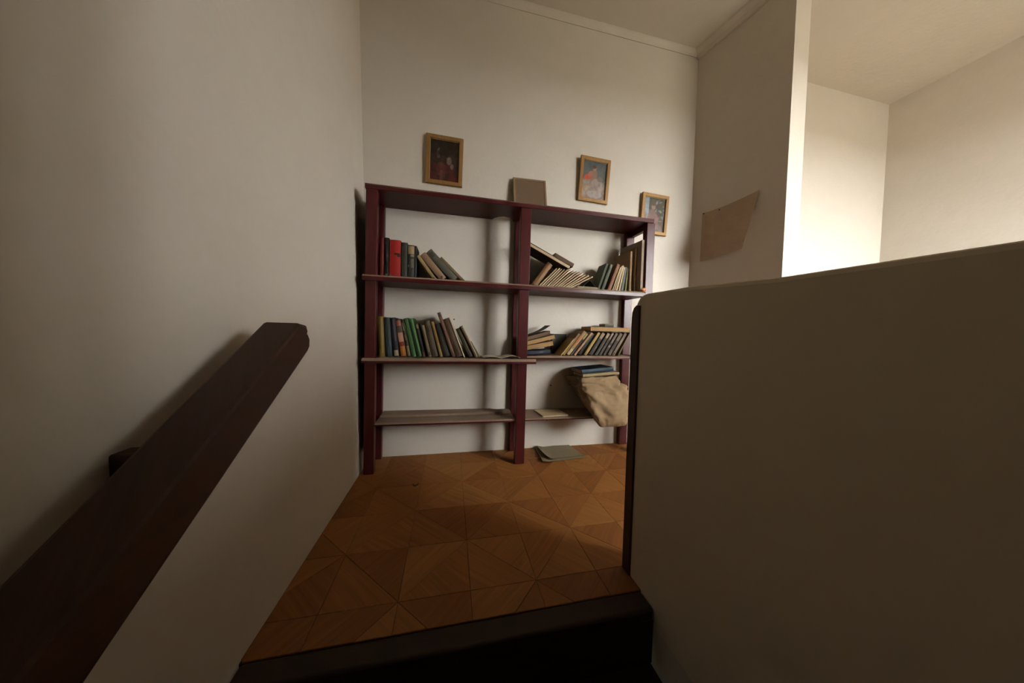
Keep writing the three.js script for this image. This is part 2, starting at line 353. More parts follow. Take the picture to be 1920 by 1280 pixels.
// spine towards +z at z = 0, lower left corner at the origin
function coverGeo(t, h, d, b, bulge) {
  const pts = [[0, d], [0, 0.002]];
  for (let i = 0; i <= 6; i++) { const a = i / 6; pts.push([t * a, -bulge * Math.sin(Math.PI * a)]); }
  pts.push([t, 0.002], [t, d], [t - b, d], [t - b, b], [b, b], [b, d]);
  const g = extrude(pts, h, 0); g.rotateX(-Math.PI / 2);
  return uvMetres(g, rnd(), rnd());
}
const bookLabels = new Set();
function book(o) {
  const { x, y, z = 0.19, t, h, d = 0.14, tilt = 0, color, label, group, pages = M.pages, bands = [], turned = false, name = 'book', rough, yaw = 0 } = o;
  const b = t < 0.016 ? 0.0012 : 0.0025, bulge = turned ? 0 : Math.min(0.006, t * 0.14);
  const g = thing(name, label, 'book', [x, y, z], group);
  g.rotation.order = 'YXZ'; g.rotation.set(0, yaw, -THREE.MathUtils.degToRad(tilt));
  const c = coverGeo(t, h, d, b, bulge), p = box(b * 1.02, t - b * 1.02, 0.002, h - 0.002, -(d - 0.004), -b * 1.1, 0.0006);
  if (turned) for (const q of [c, p]) { q.rotateY(Math.PI); q.translate(t, 0, -d); }
  const cm = part('cover', c, cover(color, rough), g);
  part('page_block', p, pages, g);
  for (const [a0, a1, hex, u0 = 0.1, u1 = 0.9] of bands) {
    const pts = []; const N = 4;
    for (let i = 0; i <= N; i++) { const a = u0 + (u1 - u0) * i / N; pts.push([t * a, -bulge * Math.sin(Math.PI * a) - 0.0009]); }
    pts.push([t * u1, 0.001 - bulge * Math.sin(Math.PI * u1)], [t * u0, 0.001 - bulge * Math.sin(Math.PI * u0)]);
    const e = extrude(pts, (a1 - a0) * h, 0); e.rotateX(-Math.PI / 2); e.translate(0, a0 * h, 0);
    part('spine_label', uvMetres(e), cover(hex, rough), cm);
  }
  return g;
}
// place a book by the point of its foot that touches the shelf
function lean(o) { // tilt < 0 leans left: lower left corner rests; tilt > 0 leans right: lower right corner rests
  const a = THREE.MathUtils.degToRad(o.tilt ?? 0);
  if (a <= 0) return book({ ...o, x: o.x, y: o.base });
  return book({ ...o, x: o.x - o.t * Math.cos(a), y: o.base + o.t * Math.sin(a) });
}
// lower the lean of each book in a row until it only touches the ones it leans on
const corners = (o, tilt) => { const a = THREE.MathUtils.degToRad(tilt), c = Math.cos(a), n = Math.sin(a), x = a > 0 ? o.x - o.t * c : o.x, y = a > 0 ? o.t * n : 0;
  return [[0, 0], [o.t, 0], [o.t, o.h], [0, o.h]].map(([u, v]) => [x + c * u + n * v, y - n * u + c * v]); };
const depthOf = (A, B) => { let m = 9; for (const P of [A, B]) for (let i = 0; i < 4; i++) { const p = P[i], q = P[(i + 1) % 4], l = Math.hypot(q[0] - p[0], q[1] - p[1]), n = [(q[1] - p[1]) / l, (p[0] - q[0]) / l];
  const a = A.map((v) => v[0] * n[0] + v[1] * n[1]), b = B.map((v) => v[0] * n[0] + v[1] * n[1]); m = Math.min(m, Math.max(...a) - Math.min(...b), Math.max(...b) - Math.min(...a)); } return m; };
function row(list) {
  const right = list[list.length - 1].tilt > 0, order = right ? list.slice().reverse() : list, done = [];
  for (const o of order) {
    let t = o.tilt;
    while (Math.abs(t) > 0.3 && done.some((q) => depthOf(q, corners(o, t)) > 0.0006)) t -= Math.sign(t) * 0.2;
    o.tilt = t; done.push(corners(o, t));
  }
  for (const o of list) lean(o);
}
const S2 = 1.2505, S3L = 0.7375, S3R = 0.758, S4 = 0.3135;
// upper left shelf
const UL = [
  ['#7a2218', 0.0685, 0.024, 0.255, 0, 'dark maroon hardback standing first beside the left post on the upper left shelf', [[0.05, 0.95, '#7a2c22', 0.35, 0.55]], 0.185],
  ['#15130f', 0.0955, 0.027, 0.256, 0, 'slim black book with grey marks on its spine next to the maroon hardback', [[0.02, 0.1, '#77736c', 0.3, 0.7], [0.14, 0.34, '#3c3532', 0.35, 0.6], [0.42, 0.6, '#3c3532', 0.35, 0.6]], 0.19],
  ['#a5170d', 0.1265, 0.067, 0.246, 0, 'thick bright red book with a black mark on its spine', [[0.61, 0.66, '#1d0c08', 0.45, 0.95], [0.56, 0.61, '#1d0c08', 0.7, 0.97], [0.02, 0.1, '#8a5a44', 0.02, 0.2]], 0.19],
  ['#2f3324', 0.1965, 0.038, 0.236, 0, 'dark olive book standing right of the bright red book', [[0.05, 0.9, '#3f4130', 0.15, 0.35]], 0.186],
  ['#2a2a1f', 0.2375, 0.042, 0.222, 0, 'dark book with a broad cream label at the top of its spine', [[0.74, 0.97, '#a58d61', 0.05, 0.95], [0.66, 0.72, '#8f7f60', 0.45, 0.95], [0.34, 0.6, '#6a6a54', 0.5, 0.9], [0.36, 0.42, '#8f8a70', 0.02, 0.25]], 0.188],
];
row([...UL.map(([color, x, t, h, tilt, label, bands, z]) => ({ color, x, t, h, tilt, label, bands, z, base: S2, d: 0.15 })),
  { color: '#191a22', x: 0.2805, t: 0.012, h: 0.222, tilt: 0, base: S2, z: 0.182, d: 0.15, label: 'thin navy black upright book that the cream and tan ones lean on' },
  { color: '#a38b5c', x: 0.405, t: 0.022, h: 0.19, tilt: -40, base: S2, z: 0.188, d: 0.14, label: 'slim cream spined book, first of the leaning ones on the upper left shelf', bands: [[0.03, 0.1, '#5d4a30', 0.3, 0.7]] },
  { color: '#94775a', x: 0.453, t: 0.042, h: 0.21, tilt: -43, base: S2, z: 0.19, d: 0.15, label: 'thick pinkish tan book leaning left on the upper left shelf', bands: [[0.06, 0.12, '#5a3f2b', 0.35, 0.65]] },
  { color: '#565445', x: 0.528, t: 0.045, h: 0.25, tilt: -45, base: S2, z: 0.19, d: 0.15, label: 'thick grey green book leaning left over the pinkish tan one', bands: [[0.8, 0.94, '#3a362c', 0.2, 0.8]] },
  { color: '#7b6444', x: 0.604, t: 0.018, h: 0.225, tilt: -47, base: S2, z: 0.175, d: 0.13, label: 'thin brown book, last of the leaning row on the upper left shelf' }]);
// lower left shelf: [color, x, t, h, tilt, label, bands, z, pages]
const LL = [
  ['#8d7430', 0.073, 0.036, 0.262, -3.2, 'yellow book standing first against the left post on the lower left shelf', [[0.2, 0.8, '#6b5526', 0.15, 0.4], [0.1, 0.95, '#b49a58', 0.62, 0.78]], 0.192],
  ['#2f3b38', 0.113, 0.042, 0.256, -7, 'dark teal book next to the yellow one on the lower left shelf', [[0.06, 0.42, '#34474a', 0.2, 0.95]], 0.19],
  ['#26242e', 0.1635, 0.034, 0.257, -11, 'dark navy book with a white label at the foot of its spine', [[0.03, 0.17, '#a89a78', 0.1, 0.9], [0.4, 0.95, '#57505f', 0.55, 0.75]], 0.19],
  ['#4a3a2a', 0.207, 0.036, 0.25, -12, 'book with pink, red and orange blocks down its spine', [[0.02, 0.28, '#b5711c', 0.04, 0.96], [0.28, 0.4, '#7a2418', 0.04, 0.96], [0.4, 0.64, '#b98a72', 0.04, 0.96], [0.82, 0.96, '#a8624a', 0.08, 0.92]], 0.19],
  ['#33291a', 0.2495, 0.02, 0.25, -12.6, 'thin dark book with cream patches beside the green ones', [[0.03, 0.3, '#94805c', 0.1, 0.9], [0.7, 0.92, '#8c7a4e', 0.1, 0.6], [0.45, 0.6, '#6e5a38', 0.2, 0.7]], 0.188],
  ['#2f5a24', 0.2755, 0.029, 0.26, -13.2, 'first of the two green books on the lower left shelf', [[0.05, 0.95, '#3f6b34', 0.15, 0.4]], 0.19],
  ['#2d6326', 0.3105, 0.029, 0.26, -13.5, 'second green book, with a dark stripe along its spine', [[0.03, 0.97, '#16330f', 0.1, 0.36], [0.03, 0.97, '#4f7a44', 0.6, 0.85]], 0.19],
  ['#241808', 0.345, 0.017, 0.226, -13.6, 'thin blackish book just right of the green books', [[0.02, 0.14, '#7a3a24', 0.1, 0.9], [0.86, 0.98, '#85754e', 0.1, 0.9]], 0.186],
  ['#7a684a', 0.382, 0.02, 0.218, -13.8, 'thin tan book with a dark mark near its foot', [[0.06, 0.15, '#3a2c1a', 0.15, 0.85]], 0.19],
  ['#45371f', 0.4065, 0.04, 0.247, -14.2, 'dark brown book with pale lettering marks between two thin ones', [[0.2, 0.7, '#5d5234', 0.35, 0.6], [0.86, 0.97, '#5d4a2c', 0.1, 0.9]], 0.188],
  ['#8c6a2a', 0.4565, 0.019, 0.246, -15.5, 'thin yellow orange book leaning in the lower left row', [[0.03, 0.4, '#a08a4a', 0.2, 0.9]], 0.19],
  ['#22200f', 0.481, 0.044, 0.232, -16.5, 'blackish thick book before the tallest brown one', [[0.1, 0.6, '#2c2a16', 0.2, 0.8]], 0.18],
  ['#6e4c34', 0.5395, 0.022, 0.318, -20.5, 'tallest brown book of the lower left row', [[0.9, 0.99, '#4a2f1c', 0.02, 0.98]], 0.195],
  ['#5a4026', 0.5665, 0.044, 0.274, -21, 'broad brown book leaning against the tallest one', [[0.05, 0.95, '#4c361e', 0.3, 0.7]], 0.188],
  ['#e0cca2', 0.6175, 0.007, 0.294, -22, 'very thin cream booklet leaning on the broad brown book', [], 0.196],
  ['#453c26', 0.651, 0.033, 0.216, -25.5, 'olive grey book leaning near the right of the lower left row', [[0.1, 0.9, '#554a30', 0.2, 0.45]], 0.186],
  ['#6a4f30', 0.696, 0.018, 0.24, -27.5, 'brown book with a cream edge, last full size one leaning on the lower left shelf', [[0.02, 0.98, '#b8a47c', 0.72, 0.98]], 0.2],
  ['#6b6350', 0.724, 0.01, 0.125, -31, 'small thin grey booklet at the right end of the leaning lower left row', [], 0.15],
];
row(LL.map(([color, x, t, h, tilt, label, bands, z]) => ({ color, x, t: t * 0.95, h, tilt, label, bands, z, base: S3L, d: 0.145 })));
// lower right shelf, leaning to the right: x is the lower right corner
const LR = [
  ['#c2a865', 1.3255, 0.008, 0.16, 41, 'thin cream booklet, very first of the row leaning right on the lower right shelf', [], 0.2, 0],
  ['#8f6a3c', 1.352, 0.02, 0.2, 38, 'tan book lying against the thin cream booklet on the lower right shelf', [], 0.19, 0],
  ['#a98c5c', 1.387, 0.026, 0.222, 38, 'cream and orange spined book leaning right', [[0.35, 0.78, '#b97f4e', 0.1, 0.9], [0.02, 0.25, '#c2b080', 0.1, 0.9]], 0.192, 0],
  ['#3c3222', 1.411, 0.017, 0.208, 38.2, 'dark book with a cream patch at the top of its spine', [[0.72, 0.98, '#a8965a', 0.1, 0.9], [0.1, 0.3, '#473c3c', 0.1, 0.9]], 0.188, 0],
  ['#b08a66', 1.439, 0.016, 0.218, 38.4, 'slim pinkish cream book leaning right', [[0.02, 0.4, '#b97a5e', 0.2, 0.8]], 0.192, 0],
  ['#1c2014', 1.488, 0.028, 0.195, 37.5, 'blackish green book in shade behind the slim cream ones', [], 0.178, 0],
  ['#b0945a', 1.524, 0.021, 0.207, 33, 'bright cream book standing out before the grey row', [[0.02, 0.08, '#8a6a34', 0.2, 0.8]], 0.194, 0],
  ['#3d352f', 1.575, 0.029, 0.198, 31.5, 'first dark grey book right of the bright cream one', [[0.74, 0.98, '#a3936a', 0.08, 0.92], [0.3, 0.4, '#6f6a60', 0.5, 0.9]], 0.19, 0],
  ['#40392f', 1.617, 0.023, 0.199, 31.3, 'second dark grey book, with a cream head and pale streak', [[0.78, 0.98, '#ab9a70', 0.08, 0.92], [0.2, 0.55, '#6a6058', 0.55, 0.85]], 0.19, 0],
  ['#3f352f', 1.649, 0.02, 0.202, 31.1, 'third dark grey book, with a narrow pinkish head', [[0.7, 0.98, '#8f7a68', 0.2, 0.8]], 0.19, 0],
  ['#433a34', 1.685, 0.022, 0.201, 31, 'fourth dark grey book, with a long pinkish upper band', [[0.55, 0.98, '#85725f', 0.2, 0.85], [0.36, 0.44, '#8f8274', 0.1, 0.9]], 0.19, 0],
  ['#33291e', 1.727, 0.029, 0.197, 30.9, 'dark brown book with a grey tan head and foot', [[0.66, 0.98, '#6f6048', 0.06, 0.94], [0.02, 0.24, '#6a5c46', 0.06, 0.94]], 0.19, 0],
  ['#756350', 1.762, 0.023, 0.199, 30.8, 'greyish tan book near the right end of the leaning row', [[0.04, 0.12, '#4a3a28', 0.2, 0.8]], 0.19, 0],
  ['#6a5534', 1.797, 0.011, 0.204, 28, 'thin olive brown book, last of the row by the right post', [], 0.195, 0],
];
row(LR.map(([color, x, t, h, tilt, label, bands, z]) => ({ color, x, t, h, tilt, label, bands, z, base: S3R, d: 0.14 })));
// pile at the left of the lower right shelf: lying books, page edges towards the room
const lying = (o) => { // lies on its side, rising to the right by 'slope' degrees; (x, y) is its lower left corner
  const a = THREE.MathUtils.degToRad(o.slope);
  return book({ ...o, tilt: 90 - o.slope, x: o.x - o.t * Math.sin(a), y: o.y + o.t * Math.cos(a) });
};
lying({ color: '#20263a', x: 1.057, y: 0.759, slope: 3.5, t: 0.03, h: 0.185, z: 0.195, d: 0.15, label: 'dark blue book lying at the bottom of the slanted pile on the lower right shelf', bands: [[0.55, 0.7, '#58584a', 0.3, 0.6]] });
lying({ color: '#7a5a30', x: 1.056, y: 0.792, slope: 11, t: 0.034, h: 0.215, z: 0.188, d: 0.15, turned: true, pages: M.pagesTan, label: 'book with orange tan page edges, second from the bottom of the slanted pile' });
lying({ color: '#8a6c40', x: 1.055, y: 0.8275, slope: 14, t: 0.03, h: 0.23, z: 0.19, d: 0.155, turned: true, pages: M.pagesTan, label: 'book with pale tan page edges in the middle of the slanted pile' });
lying({ color: '#5e4a34', x: 1.053, y: 0.859, slope: 15.5, t: 0.028, h: 0.2, z: 0.182, d: 0.15, turned: true, pages: M.cardboard, label: 'brown book at the top of the slanted pile' });
{ const g = new THREE.PlaneGeometry(0.21, 0.13, 16, 4), p = g.attributes.position; // loose cover, curling up at its end
  for (let i = 0; i < p.count; i++) { const s = (p.getX(i) + 0.105) / 0.21; p.setZ(i, 0.03 * s * s * s); }
  g.rotateX(-Math.PI / 2); g.computeVertexNormals();
  const m = solid(g, 0.0012); m.rotateZ(0.285); m.translate(1.056 + 0.094, 0.922, 0.105);
  tag(mesh('book_cover', m, cover('#5a5244')), 'loose thin cover curling up on top of the slanted pile', 'cover'); }
book({ color: '#26281c', x: 1.30, y: 0.768, z: 0.055, t: 0.012, h: 0.15, d: 0.03, tilt: 0, label: 'dark green book standing at the back behind the slanted pile' }).children.forEach((m) => { m.scale.set(10, 1, 1.2); });
lying({ color: '#5b4632', x: 1.552, y: 0.9462, slope: 0, t: 0.034, h: 0.33, z: 0.2, d: 0.16, turned: true, pages: M.pagesTan, label: 'tan paged book lying flat across the top of the leaning lower right row', bands: [] });
lying({ color: '#57503f', x: 1.705, y: 0.9812, z: 0.13, t: 0.026, h: 0.078, d: 0.09, slope: 0, label: 'small grey booklet resting on the flat book above the lower right row' });
function solid(g, th) { // a sheet with thickness, from an indexed plane
  const p = g.attributes.position, n = g.attributes.normal, idx = g.index.array, N = p.count, pos = [], ind = [], uv = [];
  for (const s of [0.5, -0.5]) for (let i = 0; i < N; i++) { pos.push(p.getX(i) + s * th * n.getX(i), p.getY(i) + s * th * n.getY(i), p.getZ(i) + s * th * n.getZ(i)); uv.push(g.attributes.uv.getX(i), g.attributes.uv.getY(i)); }
  const edges = new Map();
  for (let i = 0; i < idx.length; i += 3) { const t = [idx[i], idx[i + 1], idx[i + 2]]; ind.push(...t, t[0] + N, t[2] + N, t[1] + N);
    for (let k = 0; k < 3; k++) { const a = t[k], b = t[(k + 1) % 3], r = b + '_' + a; if (edges.has(r)) edges.delete(r); else edges.set(a + '_' + b, [a, b]); } }
  for (const [a, b] of edges.values()) ind.push(b, a, a + N, b, a + N, b + N);
  const o = new THREE.BufferGeometry(); o.setAttribute('position', new THREE.Float32BufferAttribute(pos, 3)); o.setAttribute('uv', new THREE.Float32BufferAttribute(uv, 2)); o.setIndex(ind); o.computeVertexNormals();
  return o;
}
// upper right shelf
lean({ color: '#7a5730', x: 1.12, t: 0.042, h: 0.2, tilt: 36, base: S2, z: 0.192, d: 0.13, label: 'orange brown book leaning right at the left end of the fanned magazines', pages: M.pages, bands: [[0.02, 0.9, '#8a6236', 0.08, 0.92]] });
{
  const n = 13, first = 44, last = 62, fan = [], nth = ['leftmost', 'second', 'third', 'fourth', 'fifth', 'sixth', 'seventh', 'eighth', 'ninth', 'tenth', 'eleventh', 'twelfth'];
  for (let i = 0; i < n; i++) {
    const f = i / (n - 1), tilt = first + (last - first) * f * f, x = 1.118 + 0.0195 * (i + 1) + 0.001 * Math.sin(i * 2.1);
    fan.push({ color: ['#c4aa84', '#d0b892', '#b8a07a', '#c8b08a'][i % 4], x, t: 0.0085, h: 0.196 + 0.014 * f + 0.004 * Math.sin(i * 1.7), tilt, base: S2, z: 0.192 - 0.002 * (i % 3), d: 0.13, pages: M.pagesWhite, name: 'magazine', rough: 0.7,
      label: i === 12 ? 'last thin cream magazine of the fanned row, leaning lowest towards the right' : i === 0 ? 'leftmost thin cream magazine of the fanned row, next to the orange brown book' : nth[i] + ' thin cream magazine from the left in the fanned row', group: 'thin cream magazines fanned out on the upper right shelf', bands: [] });
  }
  row(fan);
}
book({ color: '#4a3f33', x: 1.062, y: 1.562, z: 0.2, t: 0.026, h: 0.345, d: 0.16, tilt: 114.5, turned: true, pages: M.pages, label: 'large dark book lying slanted across the tops of the fanned magazines' });
book({ color: '#5a4128', x: 1.262, y: 1.5115, z: 0.175, t: 0.03, h: 0.165, d: 0.13, tilt: 114.5, label: 'short brown book resting on the large slanted dark one', rough: 0.7 });
book({ color: '#232a33', x: 1.053, y: S2, z: 0.1, t: 0.03, h: 0.245, d: 0.085, tilt: 0, label: 'dark blue book standing upright behind the fanned magazines beside the middle post' });
for (const [x, y, l, c, yaw, z, lab] of [[1.41, S2, 0.187, '#a08f62', 0.03, 0.2, 'lowest of the flat pale magazines on the upper right shelf'], [1.418, S2 + 0.0085, 0.18, '#8f8a66', -0.05, 0.195, 'middle one of the flat pale magazines on the upper right shelf'], [1.43, S2 + 0.017, 0.168, '#a89470', 0.06, 0.2, 'topmost of the flat pale magazines on the upper right shelf']])
  lying({ color: c, x, y, slope: 0, t: 0.008, h: l, z, d: 0.13, label: lab, pages: M.pagesWhite, name: 'magazine', yaw: 0 });
{ // half open dark booklet standing like a tent on the flat magazines
  const t = thing('open_booklet', 'half open dark booklet propped like a tent behind the fanned magazines', 'booklet', [1.545, S2 + 0.0262, 0.1]);
  const s = box(-0.0015, 0.0015, 0, 0.08, -0.07, 0.07, 0.001), s2 = s.clone();
  s.translate(0, -0.08, 0); s.rotateZ(-0.8); s.translate(0.002, 0.058, 0); part('cover', s, cover('#2c2a24'), t);
  s2.translate(0, -0.08, 0); s2.rotateZ(0.8); s2.translate(-0.002, 0.058, 0); part('cover', s2, cover('#4a4538'), t);
}
const cr = [['#c2ac84', 1.727, 0.008, 0.2, 19], ['#b59e76', 1.742, 0.008, 0.205, 18.2], ['#c9b48c', 1.762, 0.013, 0.21, 16.5], ['#c5b080', 1.786, 0.012, 0.196, 15.4]];
row([{ color: '#566048', x: 1.628, t: 0.022, h: 0.225, tilt: 19, base: S2, z: 0.17, d: 0.12, label: 'grey green book, left one of the dark pair leaning right on the upper right shelf', bands: [[0.05, 0.95, '#6c755e', 0.1, 0.35]] },
  { color: '#434b35', x: 1.655, t: 0.025, h: 0.216, tilt: 19, base: S2, z: 0.185, d: 0.13, label: 'dark green book, right one of the dark pair leaning right on the upper right shelf', bands: [[0.86, 0.98, '#85805e', 0.2, 0.8]] },
  { color: '#8a5f38', x: 1.705, t: 0.026, h: 0.222, tilt: 21, base: S2, z: 0.19, d: 0.13, label: 'orange brown book leaning right beside the dark green pair', bands: [[0.02, 0.5, '#8a5540', 0.1, 0.9]] },
  ...cr.map(([color, x, t, h, tilt], i) => ({ color, x, t, h, tilt, base: S2, z: 0.193, d: 0.13, pages: M.pagesWhite, name: 'magazine', label: ['first thin cream magazine right of the orange brown leaning book', 'second thin cream magazine right of the orange brown leaning book', 'thicker cream booklet in the middle of the thin upright magazines', 'cream booklet touching the blue grey spine'][i] })),
  { color: '#68706a', x: 1.818, t: 0.021, h: 0.195, tilt: 8, base: S2, z: 0.19, d: 0.13, label: 'blue grey book standing almost upright near the tall boards', bands: [[0.03, 0.97, '#4a514c', 0.55, 0.9]] },
  { color: '#7b7442', x: 1.842, t: 0.012, h: 0.188, tilt: 5, base: S2, z: 0.19, d: 0.13, label: 'thin yellow green book before the tall tan folder' }]);
book({ color: '#a3835a', x: 1.8585, y: S2, z: 0.205, t: 0.018, h: 0.315, d: 0.185, tilt: 0, yaw: 0.1, label: 'tall tan folder standing in front of the greyish board at the right post', bands: [] });
book({ color: '#94744e', x: 1.889, y: S2, z: 0.222, t: 0.014, h: 0.345, d: 0.19, tilt: 0, yaw: 0.06, label: 'narrow brown folder between the tan folder and the greyish board' });
{ const b = thing('board', 'large flat greyish brown board standing on edge at the right end of the upper shelf', 'board', [1.9135, S2, 0.262]);
  const g = box(0, 0.016, 0, 0.388, -0.235, 0, 0.002); part('panel', g, std({ color: lin(0.42, 0.35, 0.26), map: kraftMap, roughness: 0.9 }), b);
  part('rim', box(-0.003, 0.019, 0.0, 0.389, -0.004, 0.003, 0.001), cover('#8a775c'), b); b.rotation.y = 0.1; }
{ const g = new THREE.IcosahedronGeometry(0.016, 2), p = g.attributes.position;
  for (let i = 0; i < p.count; i++) { const k = 1 + 0.35 * noise.noise(p.getX(i) * 90, p.getY(i) * 90, p.getZ(i) * 90); p.setXYZ(i, p.getX(i) * k * 1.1, p.getY(i) * k * 0.95, p.getZ(i) * k * 0.7); }
  g.computeVertexNormals(); g.translate(1.934, S2 + 0.0145, 0.2745);
  tag(mesh('paper_scrap', g, std({ color: lin(0.62, 0.22, 0.07), roughness: 0.5 })), 'small crumpled orange scrap at the right front end of the upper shelf', 'scrap'); }
// open booklet lying on the lower left shelf
{
  const t = thing('open_booklet', 'thin white booklet lying open on the right of the lower left shelf', 'booklet', [0.868, S3L + 0.001, 0.2]);
  for (const s of [-1, 1]) { const g = new THREE.PlaneGeometry(0.125, 0.15, 10, 2), p = g.attributes.position;
    for (let i = 0; i < p.count; i++) { const a = (p.getX(i) + 0.0625) / 0.125; p.setZ(i, 0.021 * Math.sin(a * Math.PI * 0.9) * (s > 0 ? 0.8 : 0.5)); }
    g.rotateX(-Math.PI / 2); g.computeVertexNormals(); const m = solid(g, 0.003); if (s < 0) m.rotateY(Math.PI); m.translate(s * 0.064, 0.003, 0); part('page', m, M.loosePages, t); }
}
// magazine on the lowest right shelf
{ const m = book({ color: '#d8c096', x: 0, y: 0, t: 0.006, h: 0.2, d: 0.18, label: 'thin tan magazine lying on the lowest right shelf', name: 'magazine', pages: M.pagesWhite });
  m.rotation.set(0, 0, 0); m.position.set(0, 0, 0);
  m.children.forEach((c) => { c.geometry.rotateZ(-Math.PI / 2); c.geometry.rotateY(0.09); c.geometry.translate(1.188, S4 + 0.0075, 0.228); }); }
// ---------------------------------------------------------------- paper bag
{
  const B = thing('paper_bag', 'crumpled brown paper bag of books sagging over the lowest right shelf', 'bag');
  // edge curves from the bottom to the rim: front left, front right, back right, back left
  const lv = [
    [[1.565, 0.268, 0.355], [1.765, 0.264, 0.355], [1.8, 0.376, 0.15], [1.585, 0.376, 0.13]],
    [[1.532, 0.315, 0.375], [1.795, 0.32, 0.37], [1.83, 0.42, 0.1], [1.55, 0.4, 0.1]],
    [[1.502, 0.4, 0.375], [1.815, 0.4, 0.36], [1.85, 0.48, 0.07], [1.52, 0.45, 0.07]],
    [[1.485, 0.475, 0.345], [1.815, 0.48, 0.335], [1.84, 0.52, 0.06], [1.488, 0.5, 0.06]],
    [[1.47, 0.535, 0.305], [1.79, 0.545, 0.3], [1.8, 0.57, 0.055], [1.455, 0.535, 0.055]],
    [[1.462, 0.575, 0.275], [1.765, 0.59, 0.275], [1.76, 0.6, 0.05], [1.44, 0.565, 0.05]],
    [[1.458, 0.603, 0.255], [1.752, 0.615, 0.255], [1.745, 0.62, 0.05], [1.432, 0.59, 0.05]],
  ];
  const V = 44, U = 96, pos = [], uv = [], ind = [], R = [0.035, 0.03, 0.04, 0.03];
  const level = (v) => { const f = v * (lv.length - 1), i = Math.min(lv.length - 2, Math.floor(f)), s = f - i;
    return [0, 1, 2, 3].map((k) => [0, 1, 2].map((c) => { const g = (j) => lv[Math.max(0, Math.min(lv.length - 1, j))][k][c];
      const a = g(i - 1), b = g(i), d = g(i + 1), e = g(i + 2); return 0.5 * (2 * b + (d - a) * s + (2 * a - 5 * b + 4 * d - e) * s * s + (3 * b - a - 3 * d + e) * s * s * s); })); };
  const ring = (v, shrink) => {
    const c = level(v), out = [], ctr = [0, 1, 2].map((k) => (c[0][k] + c[1][k] + c[2][k] + c[3][k]) / 4);
    for (let u = 0; u < U; u++) {
      const q = (u / U) * 4, k = Math.floor(q) % 4, s = q - Math.floor(q), a = c[k], b = c[(k + 1) % 4];
      const near = Math.min(s, 1 - s), round = Math.max(0, 1 - near / 0.12);
      let p = [0, 1, 2].map((j) => a[j] + (b[j] - a[j]) * s);
      const dir = [p[0] - ctr[0], 0, p[2] - ctr[2]], l = Math.hypot(dir[0], dir[2]) || 1;
      const ridged = (x, y, z) => 1 - Math.abs(noise.noise(x, y, z)) * 2;
      const cr = 0.021 * (ridged(p[0] * 9 + p[1] * 7, p[1] * 5 - p[0] * 3, p[2] * 9) - 0.5) + 0.01 * (ridged(p[0] * 24, p[1] * 22 + p[0] * 9, p[2] * 22 + 4) - 0.5);
      const fold = 0.014 * Math.exp(-Math.pow((v - 0.62 - 0.04 * Math.sin(u * 0.3)) / 0.045, 2)) - 0.014 * Math.exp(-Math.pow((v - 0.7 - 0.05 * Math.sin(u * 0.25 + 1)) / 0.04, 2));
      const belly = 0.012 * Math.sin(Math.PI * Math.min(1, v * 1.2)) * (1 - round) * (k === 0 ? 1.2 : 0.8);
      const off = (cr + fold) * (0.35 + 0.65 * Math.min(1, v * 4 + 0.2)) + belly - R[k] * 0.35 * round * round;
      for (const j of [0, 2]) p[j] += (dir[j] / l) * (off - shrink);
      if (k === 2 || k === 3) p[1] += 0; 
      p[2] = Math.max(p[2], 0.012);
      p[1] += 0.006 * noise.noise(u * 0.21, v * 7, 3) * (v > 0.9 ? 1.6 : 0.4);
      out.push(p);
    }
    return out;
  };
  const rows = [];
  for (let i = 0; i <= V; i++) rows.push(ring(i / V, 0));
  for (const [v, s] of [[1, 0.003], [0.94, 0.006], [0.86, 0.01]]) rows.push(ring(v, s)); // inside of the mouth
  rows.forEach((r, i) => r.forEach((p, u) => { pos.push(...p); uv.push((u / U) * 3, Math.min(i, V) / V * 1.4); }));
  for (let i = 0; i < rows.length - 1; i++) for (let u = 0; u < U; u++) { const a = i * U + u, b = i * U + (u + 1) % U, c = a + U, d = b + U; ind.push(a, b, d, a, d, c); }
  for (const [row, flip] of [[0, true], [rows.length - 1, false]]) { // bottom, and the crumpled contents near the mouth
    const c = rows[row].reduce((s, p) => [s[0] + p[0] / U, s[1] + p[1] / U, s[2] + p[2] / U], [0, 0, 0]), n = pos.length / 3;
    pos.push(c[0], c[1] + (flip ? 0.008 : 0), c[2]); uv.push(0.5, 0.5);
    for (let u = 0; u < U; u++) { const a = row * U + u, b = row * U + (u + 1) % U; flip ? ind.push(b, a, n) : ind.push(a, b, n); }
  }
  const g = new THREE.BufferGeometry(); g.setAttribute('position', new THREE.Float32BufferAttribute(pos, 3)); g.setAttribute('uv', new THREE.Float32BufferAttribute(uv, 2)); g.setIndex(ind); g.computeVertexNormals();
  part('bag_body', g, M.kraft, B);
  const loop = new THREE.CatmullRomCurve3([[1.486, 0.575, 0.06], [1.488, 0.61, 0.05], [1.497, 0.628, 0.045], [1.51, 0.615, 0.05], [1.514, 0.585, 0.06]].map((p) => new THREE.Vector3(...p)));
  part('handle', new THREE.TubeGeometry(loop, 24, 0.0022, 6), std({ color: lin(0.2, 0.05, 0.035) }), B);
}
{ // books lying in the mouth of the bag
  const a = book({ color: '#a08c62', x: 0, y: 0, t: 0.02, h: 0.285, d: 0.19, pages: M.pagesWhite, label: 'cream book lying under the blue one in the mouth of the paper bag' });
  const b = book({ color: '#12303f', x: 0, y: 0, t: 0.03, h: 0.265, d: 0.18, label: 'dark blue book lying on top of the brown paper bag' });
  for (const [m, x, y, z, s, r] of [[a, 1.47, 0.628, 0.262, 4, -0.04], [b, 1.468, 0.657, 0.238, 5, 0.03]]) { m.rotation.set(0, r, -Math.PI / 2 + THREE.MathUtils.degToRad(s)); m.position.set(x, y, z); }
}
